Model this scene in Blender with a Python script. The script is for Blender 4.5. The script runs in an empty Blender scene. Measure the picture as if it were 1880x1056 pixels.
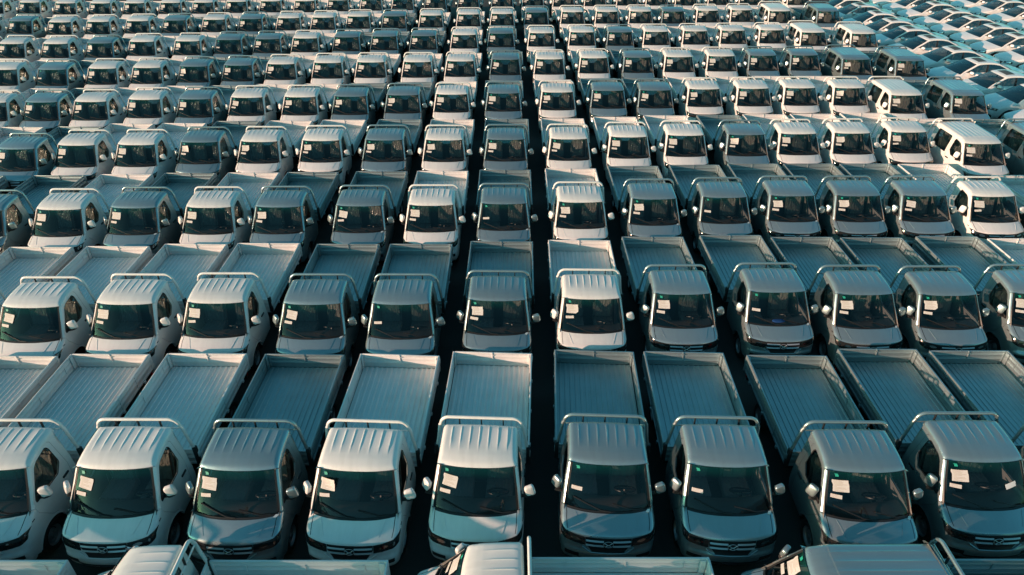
import bpy, bmesh, math, random
from mathutils import Vector, Matrix
from mathutils.geometry import delaunay_2d_cdt
R = math.radians
SC = bpy.context.scene
COL = SC.collection

# ------------------------------------------------------------------ camera
cam_d = bpy.data.cameras.new('camera')
cam = bpy.data.objects.new('camera', cam_d)
COL.objects.link(cam)
cam.location = (0, 0, 10.7)
cam.rotation_euler = (R(90 - 33.15), 0, 0)
cam_d.sensor_width = 36
cam_d.lens = 24.0
cam_d.shift_x = -1 / 1880
cam_d.clip_start = 0.1
cam_d.clip_end = 2000
SC.camera = cam

# ------------------------------------------------------------------ light
SUN_EL, SUN_AZ = 9.2, 67.0          # from the left, a little behind the camera
tosun = Vector((-math.sin(R(SUN_AZ)) * math.cos(R(SUN_EL)), -math.cos(R(SUN_AZ)) * math.cos(R(SUN_EL)), math.sin(R(SUN_EL))))
world = bpy.data.worlds.new('World')
SC.world = world
world.use_nodes = True
nt = world.node_tree
bg = nt.nodes['Background']
sky = nt.nodes.new('ShaderNodeTexSky')
sky.sky_type = 'NISHITA'
sky.sun_disc = False
sky.sun_elevation = R(SUN_EL)
sky.sun_rotation = math.atan2(tosun.x, tosun.y)
sky.air_density = 1.0
sky.dust_density = 1.4
sky.ozone_density = 1.0
tint = nt.nodes.new('ShaderNodeMix')
tint.data_type = 'RGBA'
tint.blend_type = 'MULTIPLY'
tint.inputs[0].default_value = 1.0
tint.inputs[7].default_value = (0.335, 0.92, 0.93, 1)
nt.links.new(sky.outputs[0], tint.inputs[6])
nt.links.new(tint.outputs[2], bg.inputs[0])
bg.inputs[1].default_value = 0.13
sun_d = bpy.data.lights.new('sun', 'SUN')
sun = bpy.data.objects.new('sun', sun_d)
COL.objects.link(sun)
sun.rotation_euler = tosun.to_track_quat('Z', 'Y').to_euler()
sun_d.energy = 5.0
sun_d.angle = R(0.5)
sun_d.color = (1.0, 0.59, 0.42)
SC.view_settings.view_transform = 'Standard'
SC.view_settings.look = 'None'
SC.view_settings.gamma = 1
SC.view_settings.use_curve_mapping = False
SC.view_settings.exposure = 0.80
SC.cycles.max_bounces = 8
SC.cycles.transparent_max_bounces = 12
SC.cycles.use_denoising = True

# ------------------------------------------------------------------ materials
def mat(name, base=(.5, .5, .5), rough=.5, metal=0.0, coat=0.0, spec=.5):
    m = bpy.data.materials.new(name)
    m.use_nodes = True
    b = m.node_tree.nodes['Principled BSDF']
    b.inputs['Base Color'].default_value = (*base, 1)
    b.inputs['Roughness'].default_value = rough
    b.inputs['Metallic'].default_value = metal
    b.inputs['Coat Weight'].default_value = coat
    b.inputs['Specular IOR Level'].default_value = spec
    return m

def nodes(m):
    return m.node_tree.nodes, m.node_tree.links, m.node_tree.nodes['Principled BSDF']

def paint(name, rough, coat, dust):
    """Car paint: colour and metal share come from each vehicle's own object colour."""
    m = mat(name, rough=rough, coat=coat)
    n, l, b = nodes(m)
    oi = n.new('ShaderNodeObjectInfo')
    tc = n.new('ShaderNodeTexCoord')
    nz = n.new('ShaderNodeTexNoise')
    nz.inputs['Scale'].default_value = 2.3
    nz.inputs['Detail'].default_value = 6
    l.new(tc.outputs['Object'], nz.inputs['Vector'])
    mp = n.new('ShaderNodeMapping')
    mp.inputs['Scale'].default_value = (14, 1.2, 6)
    l.new(tc.outputs['Object'], mp.inputs['Vector'])
    n2 = n.new('ShaderNodeTexNoise')
    n2.inputs['Scale'].default_value = 1.0
    n2.inputs['Detail'].default_value = 4
    l.new(mp.outputs[0], n2.inputs['Vector'])
    ad = n.new('ShaderNodeMath'); ad.operation = 'MULTIPLY'
    l.new(nz.outputs['Fac'], ad.inputs[0]); l.new(n2.outputs['Fac'], ad.inputs[1])
    mr = n.new('ShaderNodeMapRange')
    mr.inputs['From Min'].default_value = .16; mr.inputs['From Max'].default_value = .42
    mr.inputs['To Min'].default_value = 0; mr.inputs['To Max'].default_value = dust
    l.new(ad.outputs[0], mr.inputs['Value'])
    mx = n.new('ShaderNodeMix'); mx.data_type = 'RGBA'
    l.new(mr.outputs[0], mx.inputs[0]); l.new(oi.outputs['Color'], mx.inputs[6])
    mx.inputs[7].default_value = (.20, .185, .16, 1)
    l.new(mx.outputs[2], b.inputs['Base Color'])
    l.new(oi.outputs['Alpha'], b.inputs['Metallic'])
    m2 = n.new('ShaderNodeMapRange')
    m2.inputs['To Min'].default_value = rough - .04; m2.inputs['To Max'].default_value = rough + .14
    l.new(nz.outputs['Fac'], m2.inputs['Value'])
    l.new(m2.outputs[0], b.inputs['Roughness'])
    return m

def glass(name, tintc, band=None, bandz=(1.56, 1.66), refl=.04):
    m = bpy.data.materials.new(name)
    m.use_nodes = True
    n, l = m.node_tree.nodes, m.node_tree.links
    n.remove(n['Principled BSDF'])
    out = n['Material Output']
    tr = n.new('ShaderNodeBsdfTransparent'); tr.inputs[0].default_value = (*tintc, 1)
    gl = n.new('ShaderNodeBsdfGlossy'); gl.inputs['Roughness'].default_value = .015
    lw = n.new('ShaderNodeLayerWeight'); lw.inputs['Blend'].default_value = .5
    pw = n.new('ShaderNodeMath'); pw.operation = 'POWER'; pw.inputs[1].default_value = 4.5
    l.new(lw.outputs['Facing'], pw.inputs[0])
    fr = n.new('ShaderNodeMapRange'); fr.inputs['To Min'].default_value = refl; fr.inputs['To Max'].default_value = 1.0
    l.new(pw.outputs[0], fr.inputs['Value'])
    mx = n.new('ShaderNodeMixShader')
    l.new(fr.outputs[0], mx.inputs[0]); l.new(tr.outputs[0], mx.inputs[1]); l.new(gl.outputs[0], mx.inputs[2])
    last = mx
    if band:
        tc = n.new('ShaderNodeTexCoord'); sp = n.new('ShaderNodeSeparateXYZ')
        l.new(tc.outputs['Object'], sp.inputs[0])
        mr = n.new('ShaderNodeMapRange')
        mr.inputs['From Min'].default_value = bandz[0]; mr.inputs['From Max'].default_value = bandz[1]
        l.new(sp.outputs['Z'], mr.inputs['Value'])
        df = n.new('ShaderNodeBsdfDiffuse'); df.inputs[0].default_value = (*band, 1)
        m2 = n.new('ShaderNodeMixShader')
        ml = n.new('ShaderNodeMath'); ml.operation = 'MULTIPLY'; ml.inputs[1].default_value = .13
        l.new(mr.outputs[0], ml.inputs[0])
        l.new(ml.outputs[0], m2.inputs[0]); l.new(mx.outputs[0], m2.inputs[1]); l.new(df.outputs[0], m2.inputs[2])
        last = m2
    l.new(last.outputs[0], out.inputs[0])
    return m

M = {}
M['paint'] = paint('car_paint', .26, .6, .16)
M['bed'] = paint('bed_paint', .40, .1, .18)
M['screen'] = glass('windscreen_glass', (.58, .63, .65), band=(.004, .13, .11), bandz=(1.58, 1.70))
M['side'] = glass('side_glass', (.55, .60, .59))
M['dark_glass'] = glass('sedan_glass', (.34, .40, .40), refl=.19)
M['black'] = mat('black_plastic', (.012, .013, .014), .45)
M['rubber'] = mat('black_rubber', (.010, .010, .011), .7)
M['chrome'] = mat('chrome_trim', (.72, .72, .72), .16, 1.0)
M['bar'] = mat('satin_trim', (.42, .43, .44), .34, .6)
M['lamp'] = mat('lamp_lens', (.015, .017, .018), .08, 0, .5)
M['reflector'] = mat('lamp_reflector', (.85, .85, .85), .12, 1.0)
M['amber'] = mat('amber_lens', (.75, .20, .02), .2)
M['red_lens'] = mat('red_lens', (.35, .01, .01), .2)
M['rim'] = mat('wheel_steel', (.32, .33, .34), .4, .8)
M['liner'] = mat('headliner_cloth', (.16, .155, .15), .9)
M['trim'] = mat('cabin_plastic', (.05, .045, .04), .6)
M['dash'] = mat('dashboard_plastic', (.060, .045, .038), .55)
M['seat'] = mat('seat_cloth', (.22, .19, .16), .9)
def film_seat():
    m = mat('seat_under_plastic_film', (.22, .205, .185), .8, 0, 1.0)
    n, l, b = nodes(m)
    b.inputs['Coat Roughness'].default_value = .18
    tc = n.new('ShaderNodeTexCoord')
    mp = n.new('ShaderNodeMapping'); mp.inputs['Scale'].default_value = (16, 9, 5)
    l.new(tc.outputs['Object'], mp.inputs['Vector'])
    nz = n.new('ShaderNodeTexNoise'); nz.inputs['Scale'].default_value = 1.0; nz.inputs['Detail'].default_value = 3
    l.new(mp.outputs[0], nz.inputs['Vector'])
    bp = n.new('ShaderNodeBump'); bp.inputs['Strength'].default_value = 1.0; bp.inputs['Distance'].default_value = .05
    l.new(nz.outputs['Fac'], bp.inputs['Height'])
    l.new(bp.outputs[0], b.inputs['Coat Normal']); l.new(bp.outputs[0], b.inputs['Normal'])
    return m
M['seat'] = film_seat()
M['sticker'] = mat('green_sticker', (.01, .28, .20), .6)
M['card'] = mat('white_card', (.66, .66, .65), .7)
M['blue_cloth'] = mat('blue_cloth', (.02, .10, .35), .8)
M['sunroof'] = mat('sunroof_glass', (.075, .07, .065), .45, 0, 0, .1)

def paper_mat():
    m = mat('printed_paper', (.47, .465, .45), .75)
    n, l, b = nodes(m)
    tc = n.new('ShaderNodeTexCoord')
    sp = n.new('ShaderNodeSeparateXYZ'); l.new(tc.outputs['UV'], sp.inputs[0])
    w = n.new('ShaderNodeMath'); w.operation = 'MULTIPLY'; w.inputs[1].default_value = 11
    l.new(sp.outputs['Y'], w.inputs[0])
    f = n.new('ShaderNodeMath'); f.operation = 'FRACT'; l.new(w.outputs[0], f.inputs[0])
    g = n.new('ShaderNodeMath'); g.operation = 'GREATER_THAN'; g.inputs[1].default_value = .72
    l.new(f.outputs[0], g.inputs[0])
    fl = n.new('ShaderNodeMath'); fl.operation = 'FLOOR'; l.new(w.outputs[0], fl.inputs[0])
    wn = n.new('ShaderNodeTexWhiteNoise'); wn.noise_dimensions = '1D'; l.new(fl.outputs[0], wn.inputs['W'])
    ln = n.new('ShaderNodeMapRange'); ln.inputs['To Min'].default_value = .25; ln.inputs['To Max'].default_value = .92
    l.new(wn.outputs['Value'], ln.inputs['Value'])
    lt = n.new('ShaderNodeMath'); lt.operation = 'LESS_THAN'
    l.new(sp.outputs['X'], lt.inputs[0]); l.new(ln.outputs[0], lt.inputs[1])
    gt = n.new('ShaderNodeMath'); gt.operation = 'GREATER_THAN'; gt.inputs[1].default_value = .10
    l.new(sp.outputs['X'], gt.inputs[0])
    a = n.new('ShaderNodeMath'); a.operation = 'MULTIPLY'; l.new(g.outputs[0], a.inputs[0]); l.new(lt.outputs[0], a.inputs[1])
    a2 = n.new('ShaderNodeMath'); a2.operation = 'MULTIPLY'; l.new(a.outputs[0], a2.inputs[0]); l.new(gt.outputs[0], a2.inputs[1])
    mx = n.new('ShaderNodeMix'); mx.data_type = 'RGBA'
    l.new(a2.outputs[0], mx.inputs[0])
    mx.inputs[6].default_value = (.47, .465, .45, 1); mx.inputs[7].default_value = (.30, .25, .19, 1)
    l.new(mx.outputs[2], b.inputs['Base Color'])
    return m
M['paper'] = paper_mat()

def asphalt():
    m = mat('asphalt', (.03, .03, .03), .9)
    n, l, b = nodes(m)
    tc = n.new('ShaderNodeTexCoord')
    a = n.new('ShaderNodeTexNoise'); a.inputs['Scale'].default_value = .35; a.inputs['Detail'].default_value = 8
    c = n.new('ShaderNodeTexNoise'); c.inputs['Scale'].default_value = 60; c.inputs['Detail'].default_value = 3
    l.new(tc.outputs['Object'], a.inputs['Vector']); l.new(tc.outputs['Object'], c.inputs['Vector'])
    ml = n.new('ShaderNodeMath'); ml.operation = 'MULTIPLY'
    l.new(a.outputs['Fac'], ml.inputs[0]); l.new(c.outputs['Fac'], ml.inputs[1])
    cr = n.new('ShaderNodeValToRGB')
    cr.color_ramp.elements[0].position = .12; cr.color_ramp.elements[0].color = (.022, .022, .022, 1)
    cr.color_ramp.elements[1].position = .40; cr.color_ramp.elements[1].color = (.055, .053, .050, 1)
    l.new(ml.outputs[0], cr.inputs[0]); l.new(cr.outputs[0], b.inputs['Base Color'])
    bp = n.new('ShaderNodeBump'); bp.inputs['Strength'].default_value = .3; bp.inputs['Distance'].default_value = .01
    l.new(c.outputs['Fac'], bp.inputs['Height']); l.new(bp.outputs[0], b.inputs['Normal'])
    return m
M['asphalt'] = asphalt()

# ------------------------------------------------------------------ mesh helpers
class MB:
    """Collects faces; shared corners are welded."""
    def __init__(s):
        s.v = []; s.f = []; s.k = {}; s.uv = None
    def p(s, co):
        key = (round(co[0], 4), round(co[1], 4), round(co[2], 4))
        i = s.k.get(key)
        if i is None:
            i = len(s.v); s.k[key] = i; s.v.append(key)
        return i
    def face(s, *cos):
        ids = []
        for c in cos:
            i = s.p(c)
            if i not in ids:
                ids.append(i)
        if len(ids) > 2:
            s.f.append(ids)
    def box(s, x0, x1, y0, y1, z0, z1, bev=0.0):
        if bev <= 0:
            P = [(x, y, z) for z in (z0, z1) for y in (y0, y1) for x in (x0, x1)]
            for q in ((0, 2, 3, 1), (4, 5, 7, 6), (0, 1, 5, 4), (2, 6, 7, 3), (0, 4, 6, 2), (1, 3, 7, 5)):
                s.face(*[P[i] for i in q])
            return
        bm = bmesh.new()
        bmesh.ops.create_cube(bm, size=1)
        for v in bm.verts:
            v.co = Vector(((x0 + x1) / 2 + v.co.x * (x1 - x0), (y0 + y1) / 2 + v.co.y * (y1 - y0), (z0 + z1) / 2 + v.co.z * (z1 - z0)))
        bmesh.ops.bevel(bm, geom=bm.edges[:], offset=bev, segments=2, affect='EDGES', profile=.5)
        s.add_bm(bm)
    def add_bm(s, bm):
        for f in bm.faces:
            s.face(*[tuple(v.co) for v in f.verts])
        bm.free()
    def tube(s, path, r, n=8, cap=True):
        pts = [Vector(p) for p in path]
        rings = []
        up = None
        for i, p in enumerate(pts):
            d = (pts[min(i + 1, len(pts) - 1)] - pts[max(i - 1, 0)]).normalized()
            if up is None:
                a = Vector((0, 0, 1)) if abs(d.z) < .9 else Vector((0, 1, 0))
                up = (a - d * a.dot(d)).normalized()
            else:
                up = (up - d * up.dot(d)).normalized()
            sd = d.cross(up)
            rings.append([tuple(p + (up * math.cos(2 * math.pi * k / n) + sd * math.sin(2 * math.pi * k / n)) * r) for k in range(n)])
        for a, b in zip(rings, rings[1:]):
            for k in range(n):
                s.face(a[k], a[(k + 1) % n], b[(k + 1) % n], b[k])
        if cap:
            s.face(*reversed(rings[0])); s.face(*rings[-1])
    def lathe(s, prof, c, axis='x', n=24):
        """prof: (offset along the axis, radius)."""
        rings = []
        for a, r in prof:
            ring = []
            for k in range(n):
                t = 2 * math.pi * k / n
                if axis == 'x':
                    ring.append((c[0] + a, c[1] + r * math.cos(t), c[2] + r * math.sin(t)))
                else:
                    ring.append((c[0] + r * math.cos(t), c[1] + r * math.sin(t), c[2] + a))
            rings.append(ring)
        for a, b in zip(rings, rings[1:]):
            for k in range(n):
                s.face(a[k], a[(k + 1) % n], b[(k + 1) % n], b[k])
    def ellip(s, c, rx, ry, rz, n=2.6, rot=None, nu=16, nv=10):
        def sp(v):
            return math.copysign(abs(v) ** (2 / n), v)
        g = []
        for j in range(nv + 1):
            ph = -math.pi / 2 + math.pi * j / nv
            row = []
            for i in range(nu):
                th = 2 * math.pi * i / nu
                q = Vector((rx * sp(math.cos(ph)) * sp(math.cos(th)), ry * sp(math.cos(ph)) * sp(math.sin(th)), rz * sp(math.sin(ph))))
                if rot is not None:
                    q = rot @ q
                row.append(tuple(q + Vector(c)))
            g.append(row)
        for a, b in zip(g, g[1:]):
            for i in range(nu):
                s.face(a[i], a[(i + 1) % nu], b[(i + 1) % nu], b[i])
    def mesh(s, name, m, angle=40, shift=(0, 0, 0)):
        me = bpy.data.meshes.new(name)
        me.from_pydata([(a + shift[0], b + shift[1], c + shift[2]) for a, b, c in s.v], [], s.f)
        ms = m if isinstance(m, (list, tuple)) else [m]
        for q in ms:
            me.materials.append(q)
        bm = bmesh.new(); bm.from_mesh(me)
        bmesh.ops.recalc_face_normals(bm, faces=bm.faces)
        bm.to_mesh(me); bm.free()
        me.shade_smooth()
        me.set_sharp_from_angle(angle=R(angle))
        return me

def inside(poly, p):
    x, y = p; c = False; j = len(poly) - 1
    for i in range(len(poly)):
        xi, yi = poly[i]; xj, yj = poly[j]
        if (yi > y) != (yj > y) and x < (xj - xi) * (y - yi) / (yj - yi) + xi:
            c = not c
        j = i
    return c

def dens(poly, step):
    out = []
    for i, p in enumerate(poly):
        q = poly[(i + 1) % len(poly)]
        L = math.dist(p, q); k = max(1, int(L / step))
        for j in range(k):
            out.append((p[0] + (q[0] - p[0]) * j / k, p[1] + (q[1] - p[1]) * j / k))
    return out

def rounded(poly, r, k=3):
    """Round the corners of a 2D polygon."""
    out = []; n = len(poly)
    for i in range(n):
        p = Vector(poly[i]); a = Vector(poly[i - 1]); b = Vector(poly[(i + 1) % n])
        da, db = (a - p), (b - p)
        ra = min(r, da.length * .4); rb = min(r, db.length * .4)
        s0 = p + da.normalized() * ra; s1 = p + db.normalized() * rb
        for j in range(k + 1):
            t = j / k
            q = s0 * (1 - t) ** 2 + p * 2 * t * (1 - t) + s1 * t ** 2
            out.append((q.x, q.y))
    return out

def inset(poly, d):
    """Move each edge of a polygon inwards by d (negative: outwards)."""
    n = len(poly)
    A = sum(poly[i][0] * poly[(i + 1) % n][1] - poly[(i + 1) % n][0] * poly[i][1] for i in range(n))
    sg = 1 if A > 0 else -1
    out = []
    for i in range(n):
        p = Vector(poly[i]); a = Vector(poly[i - 1]); b = Vector(poly[(i + 1) % n])
        e0 = (p - a).normalized(); e1 = (b - p).normalized()
        n0 = Vector((-e0.y, e0.x)) * sg; n1 = Vector((-e1.y, e1.x)) * sg
        m = (n0 + n1)
        if m.length < 1e-4:
            m = n0
        m = m.normalized()
        k = d / max(.35, m.dot(n0))
        q = p + m * k
        out.append((q.x, q.y))
    return out

def cdt(outline, holes=(), grid=.1):
    """Triangles of a polygon with holes, with inner points for curvature."""
    vs = []; es = []
    for poly in [outline, *holes]:
        b = len(vs); vs += [Vector(p) for p in poly]
        es += [(b + i, b + (i + 1) % len(poly)) for i in range(len(poly))]
    xs_ = [p[0] for p in outline]; ys_ = [p[1] for p in outline]
    if grid:
        x = min(xs_) + grid * .5
        bound = [p for poly in [outline, *holes] for p in dens(poly, grid * .4)]
        while x < max(xs_):
            y = min(ys_) + grid * .5
            while y < max(ys_):
                if inside(outline, (x, y)) and not any(inside(h, (x, y)) for h in holes):
                    if min((x - p[0]) ** 2 + (y - p[1]) ** 2 for p in bound) > (grid * .45) ** 2:
                        vs.append(Vector((x, y)))
                y += grid
            x += grid
    v, e, f, *_ = delaunay_2d_cdt(vs, es, [], 0, 1e-5)
    tris = []
    for t in f:
        c = (sum(v[i][0] for i in t) / len(t), sum(v[i][1] for i in t) / len(t))
        if inside(outline, c) and not any(inside(h, c) for h in holes):
            tris.append([(v[i][0], v[i][1]) for i in t])
    return tris

def obj(name, me, parent=None, col=None):
    o = bpy.data.objects.new(name, me)
    COL.objects.link(o)
    if parent:
        o.parent = parent
    if col:
        o.color = col
    return o

# ------------------------------------------------------------------ vehicle skin
def lerp_tab(tab, z):
    if z <= tab[0][0]:
        return tab[0][1]
    for (a, b), (c, d) in zip(tab, tab[1:]):
        if z <= c:
            t = (z - a) / (c - a)
            return b + (d - b) * t
    return tab[-1][1]

class Skin:
    """Top skin of a vehicle: a centre profile swept across the width, edges rounded over into the flanks."""
    def __init__(s, ctrl, xs, nsub=4, lift=None):
        s.xs = xs; s.lift = lift; s.tag = {}
        P = [c[:2] for c in ctrl]; n = len(P)
        s.S = []
        for i in range(n - 1):
            p0 = P[max(i - 1, 0)]; p1 = P[i]; p2 = P[i + 1]; p3 = P[min(i + 2, n - 1)]
            if len(ctrl[i]) > 5:
                s.tag[ctrl[i][5]] = i * nsub
            for j in range(nsub):
                t = j / nsub
                q = [0.5 * ((2 * b) + (-a + c) * t + (2 * a - 5 * b + 4 * c - d) * t * t + (-a + 3 * b - 3 * c + d) * t ** 3) for a, b, c, d in zip(p0, p1, p2, p3)]
                ex = [ctrl[i][k] + (ctrl[i + 1][k] - ctrl[i][k]) * t for k in (2, 3, 4)]
                s.S.append((*q, *ex))
        if len(ctrl[-1]) > 5:
            s.tag[ctrl[-1][5]] = (n - 1) * nsub
        s.S.append((*P[-1], *ctrl[-1][2:5]))
        s.n = len(s.S)
        s.N = []
        for i in range(s.n):
            a = s.S[max(i - 1, 0)]; b = s.S[min(i + 1, s.n - 1)]
            dy, dz = b[0] - a[0], b[1] - a[1]; L = math.hypot(dy, dz)
            s.N.append((dz / L, -dy / L))
        s.W = []
        for i in range(s.n):
            y, z, r, cr, sw = s.S[i]
            ny, nz = s.N[i]
            s.W.append(xs(y + ny * (r + cr) + sw, z + nz * (r + cr)))
    def at(s, u, tc, off=0.0):
        u = min(max(u, 0), s.n - 1)
        i = min(int(u), s.n - 2); t = u - i
        A, B = s._at(i, tc, off), s._at(i + 1, tc, off)
        return tuple(a + (b - a) * t for a, b in zip(A, B))
    def _at(s, i, tc, off):
        y, z, r, cr, sw = s.S[i]; ny, nz = s.N[i]; w = s.W[i]
        a = 0.0
        at_ = abs(tc)
        if at_ <= 1:
            x = at_ * (w - r); d = 0.0
        else:
            a = (at_ - 1) * math.pi / 2
            x = w - r + r * math.sin(a); d = r * (1 - math.cos(a))
        q = x / w
        d += cr * q * q
        o = off
        if s.lift:
            o += s.lift(y, math.copysign(x, tc))
        yy = y + ny * d + sw * q ** 2.5 - ny * math.cos(a) * o
        zz = z + nz * d - nz * math.cos(a) * o
        x += math.sin(a) * o
        return (math.copysign(x, tc) if tc else 0.0, yy, zz)
    def edge(s, i):
        p = s._at(i, 2.0, 0)
        return (p[1], p[2])
    def uz(s, z):
        for i in range(s.n - 1):
            if s.S[i][1] <= z <= s.S[i + 1][1]:
                return i + (z - s.S[i][1]) / max(1e-6, s.S[i + 1][1] - s.S[i][1])
        return 0
    def tx(s, u, x):
        i = min(int(u), s.n - 1)
        w, r = s.W[i], s.S[i][2]
        return x / (w - r)

def patch(b, sk, f, nu, nv, off, skirt=.0):
    """Lay a grid f(a,b)->(u,tc), a and b in 0..1, on the skin, standing proud by off, closed back to the skin."""
    g = [[sk.at(*f(i / nu, j / nv), off) for j in range(nv + 1)] for i in range(nu + 1)]
    for i in range(nu):
        for j in range(nv):
            b.face(g[i][j], g[i + 1][j], g[i + 1][j + 1], g[i][j + 1])
    if skirt:
        def base(i, j):
            return sk.at(*f(i / nu, j / nv), off - skirt)
        rim = [(i, 0) for i in range(nu)] + [(nu, j) for j in range(nv)] + [(i, nv) for i in range(nu, 0, -1)] + [(0, j) for j in range(nv, 0, -1)]
        for (a, c), (d, e) in zip(rim, rim[1:] + rim[:1]):
            b.face(g[a][c], g[d][e], base(d, e), base(a, c))

def arch(cy, cz, r, a0=0, a1=180, n=10):
    return [(cy + r * math.cos(R(a0 + (a1 - a0) * k / n)), cz + r * math.sin(R(a0 + (a1 - a0) * k / n))) for k in range(n + 1)]

def side_faces(b, xs, sx, outline, holes=(), grid=.1, off=0.0):
    for t in cdt(outline, holes, grid):
        b.face(*[(sx * (xs(y, z) + off), y, z) for y, z in t])

def thick_side(b, xs, sx, outline, holes, grid, off, depth):
    """A pressed panel on the flank: face plus returned edges."""
    side_faces(b, xs, sx, outline, holes, grid, off)
    for poly in [outline, *holes]:
        for p, q in zip(poly, poly[1:] + poly[:1]):
            b.face((sx * (xs(*p) + off), *p), (sx * (xs(*q) + off), *q), (sx * (xs(*q) + off - depth), *q), (sx * (xs(*p) + off - depth), *p))

# ------------------------------------------------------------------ pickup truck prototype
def build_truck(dbl):
    X = 1.07 if dbl else 0.0
    LEN = 5.33 if dbl else 4.90
    SH = (0, -LEN / 2, 0)
    ztab = [(.24, .755), (.45, .795), (.72, .815), (.98, .805), (1.10, .785), (1.40, .745), (1.70, .695), (1.86, .665)]
    def xs(y, z):
        w = lerp_tab(ztab, z)
        if y < .55:
            w -= .085 * ((.55 - y) / .55) ** 2
        return w
    ribx = [-.495, -.33, -.165, 0, .165, .33, .495]
    r0, r1 = 1.26, 1.84 + X
    def lift(y, x):
        if y < r0 or y > r1 or abs(x) > .56:
            return 0.0
        d = min(abs(x - q) for q in ribx)
        h = max(0.0, 1 - max(0, d - .005) / .011)
        e = min(1.0, (y - r0) / .22, (r1 - y) / .05)
        h *= max(0, e)
        return .0075 * h
    ctrl = [(.17, .30, .10, 0, .10), (.05, .39, .11, 0, .15), (.005, .52, .11, 0, .17), (.01, .63, .11, 0, .17), (.05, .70, .10, 0, .17),
            (.075, .80, .10, 0, .165), (.11, .925, .09, 0, .16, 'grille_top'), (.15, .975, .08, .005, .155, 'hood0'),
            (.25, 1.03, .075, .015, .16), (.37, 1.09, .07, .02, .165, 'hoodm'), (.455, 1.125, .06, .02, .165, 'hood1'), (.495, 1.142, .055, .015, .165, 'scr0'),
            (.54, 1.195, .05, .012, .155), (.95, 1.682, .05, .015, .075), (.99, 1.730, .05, .018, .07, 'scr1'),
            (1.05, 1.785, .075, .02, .06), (1.16, 1.83, .09, .03, .045), (1.26, 1.853, .09, .03, .03, 'rib0'), (1.34, 1.865, .09, .03, .02), (1.50, 1.88, .09, .03, 0),
            (1.70 + X, 1.888, .09, .03, 0), (1.85 + X, 1.882, .09, .025, 0), (1.90 + X, 1.855, .08, .02, 0), (1.92 + X, 1.79, .07, .01, 0)]
    sk = Skin(ctrl, xs, 4, lift)
    T = sk.tag
    flat = []
    for q in ribx:
        for d in (-.030, -.016, -.005, .005, .016, .030):
            flat.append((q + d) / .583)
    flat += [-1, -.965, -.95, -.91, .91, .95, .965, 1]
    flat = sorted(flat)
    cols = [-2, -1.75, -1.5, -1.25] + flat + [1.25, 1.5, 1.75, 2]
    G = [[sk._at(i, t, 0) for t in cols] for i in range(sk.n)]
    GI = [[sk._at(i, t, -.008) for t in cols] for i in range(sk.n)]
    body, bonnet, screen, seal, cowl = MB(), MB(), MB(), MB(), MB()
    ca = [k for k in range(len(cols) - 1)]
    for i in range(sk.n - 1):
        for k in ca:
            tm = abs(cols[k] + cols[k + 1]) / 2
            q = (G[i][k], G[i + 1][k], G[i + 1][k + 1], G[i][k + 1])
            if T['scr0'] <= i < T['scr1'] and tm < 1:
                qi = (GI[i][k], GI[i + 1][k], GI[i + 1][k + 1], GI[i][k + 1])
                screen.face(*qi)
                if i in (T['scr0'], T['scr1'] - 1) or tm > .95:
                    mid = [tuple(a * .55 + b * .45 for a, b in zip(u, v)) for u, v in zip(q, qi)]
                    seal.face(*mid)
                continue
            if T['hood0'] <= i < T['hood1'] and tm < .965:
                if tm < .95:
                    bonnet.face(*q)
                continue
            if T['hood1'] <= i < T['scr0'] and tm < .965:
                cowl.face(*q)
                continue
            body.face(*q)
    # rounded corners of the screen opening
    for sx in (-1, 1):
        for u0_, du in ((T['scr0'], 3.2), (T['scr1'], -2.6)):
            c_ = sk.at(u0_, sx * 1.0, .001)
            arc = [sk.at(u0_ + du * (1 - math.sin(k * math.pi / 12)), sx * (1 - .10 * (1 - math.cos(k * math.pi / 12))), .001) for k in range(7)]
            for p, q in zip(arc, arc[1:]):
                body.face(c_, p, q)
    # raised crease on the bonnet
    for sx in (-1, 1):
        patch(bonnet, sk, lambda a, b_: (T['hood0'] + 2 + a * (T['hood1'] - T['hood0'] - 3), sx * (.64 + .12 * a + (b_ - .5) * .03 * (1 - .5 * a))), 8, 2, .005, .006)
    # flanks
    E = [sk.edge(i) for i in range(sk.n)]
    wy, wz = .80, .285
    yr = E[-1][0]
    side_out = E + [(yr + .005, 1.2), (yr + .005, .62), (yr - .03, .40)] + [(wy + .40, .36)] + arch(wy, wz, .385, 12, 168, 12) + [(wy - .40, .34)]
    door = [(1.20, .40), (1.66, .40), (1.70, .55), (1.72, 1.15), (1.665, 1.72), (1.61, 1.775), (1.16, 1.735), (1.09, 1.69), (.72, 1.22), (.69, 1.10), (.70, 1.00), (.90, .69)]
    door = [door[0]] + door[1:-1] + [(.93, .70), (1.04, .64), (1.14, .53), (1.185, .42)]
    win = [(.78, 1.15), (1.44, 1.15), (1.60, 1.30), (1.575, 1.66), (1.52, 1.735), (1.22, 1.695), (1.12, 1.64), (.78, 1.22)]
    win = rounded(win, .03, 2)
    holes = [door]
    rdoor = rwin = None
    if dbl:
        rdoor = [(1.75, .40), (2.78, .40), (2.82, .55), (2.82, 1.15), (2.77, 1.72), (2.71, 1.775), (1.70, 1.775), (1.685, 1.72), (1.745, 1.15), (1.73, .55)]
        rwin = rounded([(1.80, 1.125), (2.70, 1.125), (2.72, 1.25), (2.68, 1.67), (2.62, 1.73), (1.80, 1.74), (1.775, 1.69), (1.80, 1.27)], .04, 2)
        holes.append(rdoor)
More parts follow.
